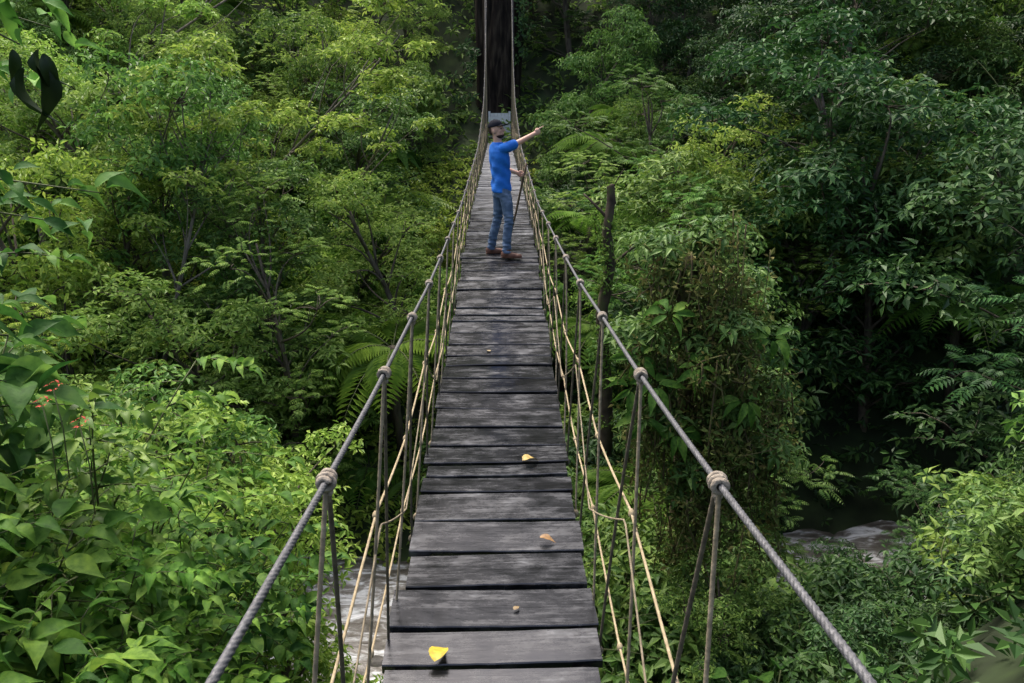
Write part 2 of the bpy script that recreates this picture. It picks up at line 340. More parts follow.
# ------------------------------------------------ placement
def clear(x,y,r,top):
    if -3<y<37 and abs(x)<r+.75 and top>deckz(y)-.45: return False
    return True
def inview(x,y,m=3):
    D=y*.956+2; return y>-1 and abs(x)<.66*max(D,0)+m
def put_shrub(meshes,x,y,s,label,group,name,cat,dz=0):
    o=link(bpy.data.objects.new(name,meshes));o.location=(x,y,float(H(x,y))+dz);o.scale=(s,s,s*random.uniform(.85,1.15))
    o.rotation_euler=(random.uniform(-.12,.12),random.uniform(-.12,.12),random.random()*6.28)
    PRUNE.append((o,));tag(o,label,cat,group);return o
nt_=0
for y in list(np.arange(17,36,2.9))+[37,40.5,44,48.5]:
    step=2.9 if y<36 else 3.9
    for x in np.arange(-40,40,step):
        xx=x+random.uniform(-1.2,1.2);yy=y+random.uniform(-1.2,1.2)
        if not inview(xx,yy,1.0): continue
        s=random.uniform(.5,1.0)*(1 if yy<36 else 1.45)
        if abs(xx)<2.9*s+.8 and yy<35.5: continue
        if abs(xx)<3.4 and yy<43: continue
        if -6.5<xx<-.5 and yy<18.5: continue
        if 4<xx<9 and yy<18.5: continue
        rr=random.random()
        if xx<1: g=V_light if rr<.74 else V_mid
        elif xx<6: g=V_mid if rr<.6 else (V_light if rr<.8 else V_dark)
        else: g=V_dark if rr<.68 else V_mid  # right side: shade put into the darker leaf colours
        lb={id(V_light):'light green broadleaf rainforest tree on the ravine slope',id(V_mid):'mid green leafy rainforest tree on the ravine slope',id(V_dark):'dark green dense rainforest tree on the shaded slope'}[id(g)]
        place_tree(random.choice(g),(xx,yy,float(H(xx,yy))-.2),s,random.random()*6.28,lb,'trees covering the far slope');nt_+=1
for (x,y,s) in [(-5.6,18.6,.95),(-8.4,17.2,.9),(-10.6,20,1.05),(-7,22,1.1),(-13.5,18.6,1),(-5.2,22.5,1.0),(-16,22,1.1),(-11.5,25,1.15),(-9.6,13.6,.85)]:
    place_tree(random.choice(V_slim),(x,y,float(H(x,y))-.2),s,random.random()*6.28,'slender tree with a thin pale bare trunk and sparse crown','slender trees',tilt=.12)
ns=0
for y in np.arange(15.5,36,2.2):
    for x in np.arange(-22,22,2.5):
        xx=x+random.uniform(-.9,.9);yy=y+random.uniform(-.9,.9)
        if not inview(xx,yy,.5): continue
        s=random.uniform(.8,1.7)
        if not clear(xx,yy,1.3*s,float(H(xx,yy))+2.2*s): continue
        if -5<xx<-.8 and yy<17: continue
        if 4.2<xx<8.5 and yy<18: continue
        q=random.random()
        if q<.20: put_shrub(random.choice(F_v),xx,yy,s*1.1,'bright green fern arching over the slope','ferns','fern','fern');continue
        if q<.32: put_shrub(random.choice(B_v),xx,yy,s,'plant with very large broad leaves on the slope','broad leaved plants','broadleaf_plant','plant');continue
        if q<.40: put_shrub(TF_v,xx,yy,s*.9,'tree fern with a crown of feathery fronds','tree ferns','tree_fern','tree fern');continue
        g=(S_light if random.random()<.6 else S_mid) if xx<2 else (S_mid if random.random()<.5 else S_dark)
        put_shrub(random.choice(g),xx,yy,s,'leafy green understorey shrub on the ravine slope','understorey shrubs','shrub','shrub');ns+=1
lab='leafy tree rising out of the ravine beside the bridge'
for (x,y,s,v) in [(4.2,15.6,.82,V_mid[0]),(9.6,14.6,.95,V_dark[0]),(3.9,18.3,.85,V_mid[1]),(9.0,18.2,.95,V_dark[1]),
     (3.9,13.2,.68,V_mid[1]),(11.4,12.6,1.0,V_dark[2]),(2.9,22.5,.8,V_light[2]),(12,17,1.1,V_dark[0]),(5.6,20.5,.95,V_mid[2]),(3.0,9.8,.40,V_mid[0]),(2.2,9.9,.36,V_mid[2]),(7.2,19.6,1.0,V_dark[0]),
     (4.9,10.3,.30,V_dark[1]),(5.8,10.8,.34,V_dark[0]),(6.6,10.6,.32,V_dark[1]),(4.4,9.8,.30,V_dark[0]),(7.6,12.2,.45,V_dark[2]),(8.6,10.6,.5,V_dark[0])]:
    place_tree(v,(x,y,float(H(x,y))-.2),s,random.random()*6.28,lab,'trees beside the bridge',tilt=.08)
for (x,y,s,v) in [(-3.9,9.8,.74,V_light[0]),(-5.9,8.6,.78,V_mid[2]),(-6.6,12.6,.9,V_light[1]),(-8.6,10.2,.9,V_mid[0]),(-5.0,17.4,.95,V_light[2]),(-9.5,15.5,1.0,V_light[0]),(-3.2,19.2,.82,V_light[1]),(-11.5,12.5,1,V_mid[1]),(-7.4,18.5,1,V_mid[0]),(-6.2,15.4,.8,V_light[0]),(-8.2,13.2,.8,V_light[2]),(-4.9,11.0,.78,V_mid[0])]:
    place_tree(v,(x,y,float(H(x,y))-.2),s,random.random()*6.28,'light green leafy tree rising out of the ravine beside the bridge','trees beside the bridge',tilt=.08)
for (x,y,s,v) in [(-2.75,3.5,.97,0),(-3.7,4.2,1.14,0),(-2.45,4.6,.84,3),(-3.3,5.8,1.1,3),(-4.7,5.2,1.2,0),(-4.4,3.6,1.12,0),(-5.4,6.8,1.2,2),(-2.05,2.9,.62,0),(-3.8,7.6,1.08,2),(-6.2,5.0,1.2,1),(-3.0,2.6,.94,3),(-4.6,8.8,1.1,0),(-2.9,4.9,1.0,1),(-3.6,6.8,.98,3),(-2.35,3.7,.74,3),(-3.4,3.4,1.10,3),(-2.2,2.3,.74,0),(-2.6,5.6,.86,0),(-3.1,4.2,1.08,2)]:
    put_shrub(L_v[v],x,y,s,'shrub with large bright green leaves on long arching stems','large leaved shrubs','leafy_shrub','shrub')
for (x,y,s,v) in [(5.8,7.6,.8,1),(6.6,8.6,1.0,2),(6.9,7.6,1.0,1),(4.2,7.6,.55,2),(7.8,9.4,1.2,1),(3.2,9.0,.7,2),(8.8,11,1.4,2),(5.2,8.6,.7,2),(5.4,9.8,1.1,2),(6.4,9.8,1.0,2),(4.4,9.0,.9,2)]:
    m_=[S_light[0],S_mid[0],S_dark[0]][v];put_shrub(m_,x,y,s,'leafy shrub with small glossy leaves on the steep bank','bank shrubs','shrub','shrub')
for (x,y,s,v) in [(1.9,9.2,1.5,0),(2.8,9.6,1.5,0),(1.2,9.8,1.5,0),(3.4,8.2,1.0,0),(2.2,10.3,1.6,0),(.6,9.8,1.3,0),(3.2,10.6,1.6,0)]:
    put_shrub(B_v[v],x,y,s,'plant with very large heart shaped leaves below the bridge','broad leaved plants','broadleaf_plant','plant',.1)
for (x,y,s,v) in [(1.6,10.4,1.35,1),(2.6,10.7,1.5,1),(.9,10.2,1.1,1),(3.7,11.2,1.5,1),(1.9,11.0,1.3,1),(2.4,16.6,1.6,1),(1.3,16.2,1.3,1),(3.3,12.0,1.5,1)]:
    put_shrub(random.choice(S_mid),x,y,s,'leafy shrub with small glossy leaves on the river bank','bank shrubs','shrub','shrub')
for (x,y,s,v) in [(-1.9,17.4,1.2,0),(-3.2,17.6,1.3,0),(-4.9,16.6,1.1,1),(2.3,17.4,1.3,0),(2.9,9.2,1.3,0),(-1.6,19.0,1.3,0),(3.6,9.4,1.2,1),(1.9,12.0,1.4,0),(3.0,12.4,1.5,0)]:
    put_shrub(F_v[v],x,y,s,'bright green fern arching over the slope','ferns','fern','fern',.2)
for (x,y,s) in [(-2.6,18.6,1.0),(2.7,24.5,1.3),(3.4,28,1.4),(-3.4,26,1.2),(4.6,18.2,1.2),(3.1,13.8,1.25),(2.6,19.5,1.2)]:
    put_shrub(TF_v,x,y,s,'tree fern with a crown of feathery fronds','tree ferns','tree_fern','tree fern')
# mossy tree with hanging vines
def vines_tree(loc):
    tb=MB();n=14;t=np.linspace(0,1,n)[:,None]
    tp=np.array([.3,-.1,7.3])*t+np.sin(t*4)*np.array([.2,.15,0]);tb.tube(tp,np.linspace(.20,.08,n),12,0,rough=.06)
    ends=[]
    for (j,e) in [(8,(1.35,-.2,5.9)),(10,(1.1,.3,6.7)),(8,(-.55,-.2,6.0)),(11,(-.2,.2,7.2)),(9,(.7,-.7,6.3)),(12,(.5,-.2,7.5)),(8,(1.6,.1,5.2)),(7,(.9,-.6,5.0)),(6,(-.3,-.5,4.9)),(6,(1.5,-.4,4.3)),(5,(.3,-.7,4.1))]:
        p=limb(tb,tp[j],e,.09,.03,.25,8,10,0);ends.append(p)
    e=empty('mossy_tree',loc);a=tb.obj('trunk',[M_moss]);a.parent=e
    vb=MB();P=[];A=[]
    for p in ends:
        for i in range(26):
            q=p[rng.integers(3,10)]+rng.normal(size=3)*np.array([.24,.2,.14])+np.array([0,-.28,0]);l=rng.uniform(.25,1.0)*rng.choice([.6,1,1.8]);n=8;s=np.linspace(0,1,n)[:,None]
            w_=q+np.array([0,0,-l])*s+rng.normal(size=3)*.10*np.sin(s*4+rng.random()*4)
            vb.tube(w_,.006+.010*rng.random(),4,1)
            for k in range(int(l*15)):
                P.append(w_[rng.integers(0,n)]+rng.normal(size=3)*.07);A.append(rng.normal(size=3)+np.array([0,0,.4]))
    cluster(vb,np.array(P),np.array(A),4,.11,.45,'simple',0)
    b_=vb.obj('hanging_vines',[M_vine,M_moss]);b_.parent=e
    cb=MB();P,d=lobepts([(p[-1]+np.array([0,0,.10]),rng.uniform(.28,.46)) for p in ends]+[(p[5]+np.array([0,.05,.1]),.28) for p in ends],620);cluster(cb,P,d*.5+np.array([[0,0,.8]]),6,.18,.36,'mid',0)
    P=np.array([(-.55,-.75,6.0),(-.35,-.8,5.6),(-.65,-.7,5.5),(.2,-.95,5.9),(-.5,-.85,5.1),(.0,-.9,4.9),(1.3,-.6,6.2),(.9,-.9,5.4),(-.2,-.8,6.6)]);cluster(cb,P,np.tile([[0,-.6,.8]],(len(P),1)),8,.34,.36,'big',1,(-.5,.0))
    c=cb.obj('crown',[M_mid,M_big2]);c.parent=e
    tag(e,'mossy tree draped with brown hanging vines beside the bridge','tree')
vines_tree((2.5,11.2,-9.4))
# ragged mossy stump
tb=MB();pp=np.array([(0,0,0),(.1,0,3),(-.08,.1,5.4),(.05,.05,6.4),(-.05,.0,7.1),(.03,.05,7.7),(.0,.05,8.0)]);tq=np.linspace(0,6,40)
tb.tube(np.stack([np.interp(tq,range(7),pp[:,k]) for k in range(3)],1),np.interp(tq,range(7),[.16,.13,.11,.10,.085,.08,.065]),14,0,lobes=5,amp=.14,pitch=7,rough=.07)
limb(tb,(0,.05,6.3),(.75,.2,6.9),.05,.02,.1,6,7,0);limb(tb,(0,.05,7.3),(-.5,.2,7.8),.04,.015,.1,6,7,0);limb(tb,(0,.05,7.6),(.25,0,8.3),.03,.008,.05,5,6,0)
zz=rng.uniform(3,8.0,380);zz=zz[np.sin(zz*3.1)>-.5];P=np.stack([rng.normal(size=len(zz))*.11,rng.normal(size=len(zz))*.11,zz],1);cb=MB();cluster(cb,P,rng.normal(size=P.shape)+np.array([[0,0,.5]]),5,.11,.42,'simple',0)
e=empty('dead_tree',(2.15,15.6,-9.6));M_dk=noisemat('dark_mossy_bark',[(.3,(.022,.016,.012)),(.55,(.06,.046,.03)),(.72,(.06,.08,.02))],ns=4,rough=.95,bump=1);a=tb.obj('trunk',[M_dk]);a.parent=e;c=cb.obj('climbing_leaves',[M_mid]);c.parent=e
tag(e,'dead broken tree trunk wrapped in moss and creepers','tree')
# giant tree at the far end
tb=MB();n=60;t=np.linspace(0,1,n)[:,None];tp=np.array([0,0,-2.])+np.array([.5,.3,24])*t+np.sin(t*9)*np.array([.12,.1,0])
tb.tube(tp,np.interp(t[:,0],np.linspace(0,1,12),np.array([1.5,1.05,.92,.88,.84,.80,.78,.75,.72,.62,.5,.35]))*(1+.05*np.sin(t[:,0]*31)),36,0,lobes=7,amp=.10,pitch=45,rough=.025)
for (dx,r0) in [(-.85,.22),(.80,.18),(-.3,.3),(.35,.26)]:
    q=np.linspace(0,1,24)[:,None];tb.tube(np.array([dx,-.55+abs(dx)*.4,-2])+np.array([-dx*.35,.2,12])*q+np.sin(q*8+dx)*np.array([.10,.05,0]),np.linspace(r0*1.5,r0*.5,24),10,0,rough=.05)
lobes=[]
for i in range(9):
    a_=i*2.4;c=np.array([math.cos(a_)*3.6,math.sin(a_)*3.6,17+i*.9]);lobes.append((c,2.0));limb(tb,tp[35+(i%4)*5],c,.35,.1,.5,8,8,0)
cb=MB();P,d=lobepts(lobes,1300);cluster(cb,P,d*.6+np.array([[0,0,.8]]),6,.34,.4,'simple',0)
ib=MB();n_=260;sgn=np.where(rng.random(n_)<.5,-1.,1.);zz=rng.uniform(-1,10,n_);xx_=sgn*(1.0+np.abs(rng.normal(size=n_))*.45-.02*zz);P=np.stack([xx_,-.5-rng.random(n_)*.5,zz],1)
keep=np.sin(zz*1.3+sgn*2)>-.2;P=P[keep];cluster(ib,P,np.stack([np.sign(P[:,0])*.5,-np.ones(len(P)),np.ones(len(P))*.6],1),6,.24,.45,'simple',0)
e=empty('giant_tree',(-.15,39.4,-1.5));M_bark2=noisemat('dark_bark',[(.3,(.006,.005,.004)),(.5,(.02,.015,.011)),(.7,(.05,.04,.028))],scale=(2.5,2.5,.35),ns=3,rough=.9,bump=1,spec=.1)
a=tb.obj('trunk',[M_bark2]);a.parent=e;c=cb.obj('crown',[M_dark]);c.parent=e;c=ib.obj('climbing_leaves',[M_dark]);c.parent=e
tag(e,'huge dark tree trunk standing at the end of the bridge','tree')
# undergrowth stuff
def undergrowth(name,n,fx,fy,leaf,size,sel,label):
    x=rng.uniform(*fx,n);y=rng.uniform(*fy,n);k=sel(x,y);x=x[k];y=y[k]
    z=H(x,y)+rng.random(len(x))**1.5*.9;P=np.stack([x,y,z],1)
    A=np.tile([[0,0,1.]],(len(x),1))+rng.normal(size=(len(x),3))*.45
    mb=MB();cluster(mb,P,A,6,size,.42,'simple',0);o=mb.obj(name,[leaf]);o['kind']='stuff';tag(o,label,'plants')
bank=lambda x,y:(np.abs(y-river_y(x))>2.9)&(np.abs(x)<.7*(np.abs(y)+4))
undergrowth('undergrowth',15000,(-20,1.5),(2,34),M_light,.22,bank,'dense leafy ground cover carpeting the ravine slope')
undergrowth('undergrowth',9000,(1.5,22),(2,34),M_dark,.22,bank,'dark leafy ground cover carpeting the shaded bank')  # shadow of the right hollow painted in as dark leaf colour
undergrowth('undergrowth',8000,(-34,34),(34,55),M_mid,.36,lambda x,y:np.abs(x)<.7*y+3,'dense leafy ground cover carpeting the upper slope')
# flowers
M_red=noisemat('red_petal',[(.3,(.35,.035,.02)),(.7,(.45,.07,.035))],ns=20,bump=0)
fb=MB()
cluster(fb,np.array([[0,0,0],[.02,.01,.02],[-.02,.01,.015]]),np.array([[0,0,1.],[.4,0,1],[-.4,.2,1]]),5,.018,.4,'mid',0,(-.2,.7));fb.tube([(0,0,-.35),(.01,0,-.15),(0,0,0)],.0025,5,1)
fm=fb.mesh('red_flower',[M_red,M_stem])
for (x,y,z) in [(-1.60,2.7,-1.0),(-1.68,2.75,-1.08),(-1.5,2.65,-1.12)]:
    o=link(bpy.data.objects.new('red_flower',fm));o.location=(x,y,z);tag(o,'small red flower among the large green leaves','flower','red flowers')
# overhanging branch near camera
ob=MB()
def overb(br,ls,k,nn=4,dr=(.2,0,-.75)):
    br=np.array(br);t=np.linspace(0,len(br)-1,16);pp=np.stack([np.interp(t,range(len(br)),br[:,i]) for i in range(3)],1);ob.tube(pp,np.linspace(.006,.0015,16),6,1)
    for i in range(nn,16):
        for r_ in range(k):
            D=rng.normal(size=3)*.55+np.array(dr);ob.leaves(pp[i:i+1]+rng.normal(size=3)*.02,D[None],np.array([[rng.normal()*.4,-.5,.8]]),ls*rng.uniform(.6,1.2),.5,'big',0)
overb([(-2.4,1.5,.6),(-1.8,1.9,.42),(-1.4,2.05,.32),(-1.08,2.1,.22)],.075,3,4,(.4,0,-.4))
overb([(-2.4,1.5,.5),(-1.8,1.9,.34),(-1.4,2.05,.26),(-1.08,2.1,.16)],.07,3,4,(.4,0,-.4))
overb([(-2.4,1.5,.4),(-1.8,1.9,.22),(-1.4,2.1,.14),(-1.18,2.15,.04)],.065,3,4,(.4,0,-.4))
o=ob.obj('overhanging_branch',[M_big2,M_stem]);tag(o,'leafy branch hanging into view over the bridge approach','branch')
ob=MB()
overb([(-2.4,1.6,.1),(-1.8,1.9,-.1),(-1.35,2.1,-.19),(-1.06,2.15,-.24)],.085,2,5,(.9,0,-.15))
overb([(-2.4,1.6,.0),(-1.9,2.0,-.2),(-1.5,2.3,-.30),(-1.28,2.4,-.36)],.08,2,5,(.9,0,-.15))
o=ob.obj('overhanging_branch',[M_big,M_stem]);tag(o,'thin leafy sprigs reaching in beside the bridge','branch')
ob=MB();M_dl=leafmat('leaf_dark_curled',[(.008,.02,.006),(.015,.035,.008)],.1)
ob.tube([(-1.9,1.9,.36),(-1.35,2.0,.24),(-1.12,2.0,.12)],[.006,.004,.002],5,1)
for (dx,dz,s_,ux) in [(0,0,.15,.9),(-.03,-.01,.13,-.8),(.02,.02,.10,.3),(.01,.03,.09,-.5),(-.05,.03,.08,.6)]: ob.leaves(np.array([[-1.09+dx,2.0,.08+dz]]),np.array([[.12+dx*4,0,-1.]]),np.array([[ux,-.6,.1]]),s_,.36,'big',0)
o=ob.obj('hanging_leaf',[M_dl,M_stem]);tag(o,'dark curled leaves hanging down from a thin twig','leaf')
# ------------------------------------------------ bridge
m,nt,b,out=newmat('wet_plank');N=nt.nodes.new
tc=N('ShaderNodeTexCoord');mp=N('ShaderNodeMapping');mp.inputs['Scale'].default_value=(1.5,28,4)
n1=N('ShaderNodeTexNoise');n1.inputs['Scale'].default_value=2;n1.inputs['Detail'].default_value=8;n1.inputs['Roughness'].default_value=.6
nt.links.new(tc.outputs['Object'],mp.inputs[0]);nt.links.new(mp.outputs[0],n1.inputs['Vector'])
mp2=N('ShaderNodeMapping');mp2.inputs['Scale'].default_value=(1,2.2,1);nt.links.new(tc.outputs['Object'],mp2.inputs[0])
n2=N('ShaderNodeTexNoise');n2.inputs['Scale'].default_value=3.2;n2.inputs['Detail'].default_value=10;n2.inputs['Roughness'].default_value=.75;nt.links.new(mp2.outputs[0],n2.inputs['Vector'])
g=N('ShaderNodeNewGeometry')
def mth(op,a,b_,clamp=False):
    q=N('ShaderNodeMath');q.operation=op;q.use_clamp=clamp
    for i_,v in enumerate((a,b_)):
        if isinstance(v,(int,float)): q.inputs[i_].default_value=v
        else: nt.links.new(v,q.inputs[i_])
    return q.outputs[0]
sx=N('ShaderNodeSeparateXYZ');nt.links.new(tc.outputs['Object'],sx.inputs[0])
far_sheen=mth('MULTIPLY',mth('SUBTRACT',sx.outputs[1],8.0),.07,True)  # sky sheen on the far planks, painted as a paler colour with distance
far_sheen=mth('MULTIPLY',far_sheen,.18)
f=mth('ADD',mth('MULTIPLY',n1.outputs[0],.30),mth('MULTIPLY',n2.outputs[0],.70));f=mth('ADD',f,mth('MULTIPLY',mth('SUBTRACT',g.outputs['Random Per Island'],.5),.07));f=mth('ADD',f,far_sheen)
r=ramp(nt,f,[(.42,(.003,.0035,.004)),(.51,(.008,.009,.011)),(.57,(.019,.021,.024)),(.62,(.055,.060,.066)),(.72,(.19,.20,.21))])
nt.links.new(r.outputs[0],b.inputs['Base Color'])
r2=ramp(nt,f,[(.42,(.16,)*3),(.52,(.26,)*3),(.62,(.45,)*3)]);nt.links.new(r2.outputs[0],b.inputs['Roughness']);b.inputs['Specular IOR Level'].default_value=.65
bp=N('ShaderNodeBump');bp.inputs['Strength'].default_value=.3;bp.inputs['Distance'].default_value=.004;nt.links.new(f,bp.inputs['Height']);nt.links.new(bp.outputs[0],b.inputs['Normal'])
M_plank=m
M_rope=noisemat('tan_rope',[(.3,(.13,.11,.07)),(.6,(.24,.20,.13)),(.8,(.31,.27,.19))],ns=30,rough=.9,bump=.4)
M_ropey=noisemat('yellow_rope',[(.3,(.22,.175,.10)),(.7,(.38,.31,.19))],ns=40,rough=.85,bump=.3)
M_roped=noisemat('dark_rope',[(.3,(.05,.043,.03)),(.7,(.13,.11,.075))],ns=30,rough=.9,bump=.3)
M_knot=noisemat('rope_knot',[(.3,(.15,.125,.095)),(.7,(.32,.28,.22))],ns=50,rough=.95,bump=.6)
M_cable=noisemat('steel_cable',[(.3,(.035,.037,.04)),(.7,(.11,.112,.115))],ns=80,rough=.5,bump=.2,spec=.5)
M_beam=noisemat('dark_beam',[(.3,(.015,.013,.012)),(.7,(.06,.055,.05))],scale=(8,1,8),ns=3,rough=.7)
BL=(0,17,-2.0)
bridge=empty('suspension_bridge',BL);tag(bridge,'narrow wooden plank suspension bridge with rope and cable handrails','bridge')
def bpart(mb,name,mats,parent=bridge):
    o=mb.obj(name,mats);o.parent=parent
    if parent is bridge: o.location=(-BL[0],-BL[1],-BL[2])
    return o
mb=MB();y=-3.0
while y<36.4:
    w=random.choice([random.uniform(.17,.23),random.uniform(.26,.37),random.uniform(.26,.34)]);yc=y+w/2;z=float(deckz(yc));sl=math.atan((float(deckz(yc+.2))-float(deckz(yc-.2)))/.4)+random.uniform(-.03,.03)
    rz=random.uniform(-.016,.016);M=Matrix.Rotation(rz,3,'Z')@Matrix.Rotation(sl,3,'X')@Matrix.Rotation(random.uniform(-.014,.014),3,'Y')
    hx=.5+random.uniform(-.025,.022);hy=w/2-random.uniform(.011,.024);hz=.022;bv=.005
    nxs=15;V=[];F=[]
    prof_=[(-hy,-hz),(hy,-hz),(hy,hz-bv),(hy-bv,hz),(-hy+bv,hz),(-hy,hz-bv)]
    bow=random.uniform(-.008,.008);chip=random.random()<.18;cs=random.choice([-1,1])
    for i_ in range(nxs):
        u_=2*i_/(nxs-1)-1;xx=hx*u_;j=random.uniform(-.002,.002);j2=random.uniform(-.002,.002);jj=random.uniform(-.0008,.0008)+bow*(u_*u_-.5)
        if chip and u_*cs>.75: j-=random.uniform(0,.014)
        for q_,(a,c) in enumerate(prof_): V.append((xx,a+(j if a>0 else j2),c+jj))
    for i_ in range(nxs-1):
        for k in range(6): F.append((i_*6+k,(i_+1)*6+k,(i_+1)*6+(k+1)%6,i_*6+(k+1)%6))
    F.append(tuple(range(6)));F.append(tuple(range((nxs-1)*6,nxs*6))[::-1])
    V=np.array(V)@np.array(M).T+np.array([float(deckc(yc))+random.uniform(-.008,.008),yc,z-hz+random.uniform(-.005,.005)])
    mb.faces(V,F,0);y+=w
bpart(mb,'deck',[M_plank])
yy=np.arange(-3,36.6,.3)
for sg in(-1,1):
    mb=MB();mb.tube(np.stack([deckc(yy)+sg*.42,yy,deckz(yy)-.095],1),.045,6,0,ref=(0,0,1));bpart(mb,'deck_beam',[M_beam])
    yc=np.concatenate([np.arange(-3,.4,.1),np.arange(.4,7,.005),np.arange(7,36.2,.2)])
    P=np.stack([cabc(yc)+sg*S2(yc),yc,cabz(yc)],1)
    mb=MB();k=(yc<7.001)&(yc>=.4);mb.tube(P[k],.0066,30,0,lobes=5,amp=.30,pitch=.085);mb.tube(P[yc>=6.99],.0082,8,0);mb.tube(P[yc<.41],.0082,8,0);bpart(mb,'handrail_cable',[M_cable])
nodes=1.74+1.035*np.arange(-3,33)
def ropepath(a,b_,step,slack):
    a=np.array(a,float);b_=np.array(b_,float);n=max(4,int(np.linalg.norm(b_-a)/step));t=np.linspace(0,1,n)[:,None]
    return a+(b_-a)*t+np.sin(t*math.pi)*np.array(slack)
for Yn in nodes:
    for sg in(-1,1):
        Yj=Yn+random.uniform(-.03,.03);a=np.array([float(cabc(Yj))+sg*float(S2(Yj)),Yj,float(cabz(Yj))])
        near=Yj<7.5;st=.012 if near else .15
        mb=MB()
        for (dy,mt,rr) in [(-.33,0,.0057),(.43,1,.0060)]:
            yb=Yj+dy+random.uniform(-.04,.04);yb=min(yb,36.2);bb=(float(deckc(yb))+sg*.505,yb,float(deckz(yb))-.09)
            p=ropepath(a+np.array([0,dy*.03,-.01]),bb,st,(sg*random.uniform(-.008,.012),random.uniform(-.02,.02),0))
            mb.tube(p,rr,12 if near else 6,mt,lobes=3 if near else 0,amp=.18,pitch=.055)
            mb.ell(bb,(.022,.02,.03),u=8,v=6,mat=mt)
        so=bpart(mb,'suspender_rope',[M_rope,M_roped])
        kb=MB();tn=3.4+random.random()*.8;q=np.linspace(0,1,80 if near else 24);ang=q*tn*2*math.pi+random.random()*6
        kr=.0145*(1+.15*np.sin(q*math.pi))+.003*np.sin(ang*.37+sg)
        slope=(float(cabz(Yj+.1))-float(cabz(Yj-.1)))/.2
        ly=(q-.5)*.052+.003*np.sin(ang*.7)
        kb.tube(np.stack([a[0]+kr*np.cos(ang),a[1]+ly,a[2]+ly*slope+kr*np.sin(ang)],1),.0078,10,0,rough=.06 if near else 0)
        kb.tube([a+np.array([0,-.018,.016]),a+np.array([.012*sg,0,.0]),a+np.array([.006*sg,.01,-.03]),a+np.array([0,.0,-.06])],[.006,.008,.009,.006],8,0)
        kb.ell(a+np.array([0,0,-.028]),(.015,.017,.016),u=8,v=6)
        kk=kb.obj('rope_knot',[M_knot]);kk.parent=so
for sg in(-1,1):
    for lev,(hf,rr,za) in enumerate([(.58,.0055,.03),(.22,.0052,.025),(.42,.0042,.17)]):
        ya=np.arange(-2,35,.05);ph=(ya-nodes[0])/1.035
        sag=-.008*np.abs(np.sin(ph*math.pi))
        zig=np.interp(ya,nodes,[za*((-1)**(i_+lev))+rng.normal()*.010 for i_ in range(len(nodes))])
        gap=cabz(ya)-deckz(ya);gap=np.minimum(gap,1.5);f_=hf+zig
        xx=sg*(S2(ya)*f_+.505*(1-f_))+(cabc(ya)*f_+deckc(ya)*(1-f_))+sg*(.010 if lev<2 else -.008)
        zz=deckz(ya)+gap*f_+sag
        mb=MB();mb.tube(np.stack([xx,ya,zz],1),rr,7,0)
        for Yn in nodes[1:]:
            j=np.argmin(abs(ya-Yn))
            if j<len(ya)-1 and lev<2: mb.ell((xx[j],ya[j],zz[j]),(.013,.020,.019),u=8,v=6,mat=0)
        bpart(mb,'side_rope',[M_ropey if lev<2 else M_rope])
mb=MB()
for sg in(-1,1): mb.tube([(sg*.62,36.3,-3.2),(sg*.60,36.3,.5),(sg*.56,36.3,5.0)],[.06,.055,.05],10,0)
mb.tube([(-.75,36.3,4.3),(0,36.3,4.32),(.75,36.3,4.3)],.05,8,0)
bpart(mb,'portal_frame',[M_beam])
M_pale=noisemat('weathered_pale_board',[(.3,(.55,.56,.56)),(.7,(.72,.73,.72))],scale=(1,1,6),ns=2,rough=.8)
gb=MB()
for i_ in range(5): gb.box((-.32+.16*i_,0,.6),(.077,.015,.55))
gb.box((0,.03,.35),(.4,.014,.05));gb.box((0,.03,.95),(.4,.014,.05))
for sg in(-1,1): gb.box((sg*.45,.02,.55),(.045,.045,.68))
o=gb.obj('gate',[M_pale]);o.location=(0,37.2,-1.80);tag(o,'small pale weathered board gate at the end of the bridge','gate')
lb=MB()
for i_ in range(7): lb.box((0,36.62+.32*i_,-1.88),(.75,.14,.03))
for sg in(-1,1): lb.box((sg*.6,37.6,-2.6),(.06,1.1,.68))
o=lb.obj('landing_platform',[M_beam]);tag(o,'dark timber landing platform at the bridge end','platform')
# fallen leaves
def fleaf(x,y,s,rot,colr,lab):
    mb=MB();a=math.radians(rot);mb.leaves(np.array([[0,0,.006]]),np.array([[math.cos(a),math.sin(a),.05]]),np.array([[0,0,1.]]),s,.62,'big',0);
    V=mb.V[0];V[:,2]=(V[:,2]-V[:,2].min())*.6+.001
    mm=noisemat('fallen_leaf',[(.35,tuple(c*.6 for c in colr)),(.6,colr)],ns=40,rough=.5,bump=.1)
    o=mb.obj('fallen_leaf',[mm]);o.location=(x,y,float(deckz(y))+.006);tag(o,lab,'leaf','fallen leaves on the planks')
fleaf(-.30,2.98,.14,75,(.50,.38,.04),'bright yellow fallen leaf lying on the planks')
fleaf(.15,5.02,.13,35,(.45,.33,.11),'yellow fallen leaf lying on the planks')
fleaf(.22,4.05,.09,-15,(.26,.15,.06),'small brown fallen leaf lying on the planks')
fleaf(.06,3.4,.045,50,(.22,.16,.08),'small brown fallen leaf lying on the planks')
fleaf(-.1,7.3,.06,120,(.28,.22,.12),'small brown fallen leaf lying on the planks')
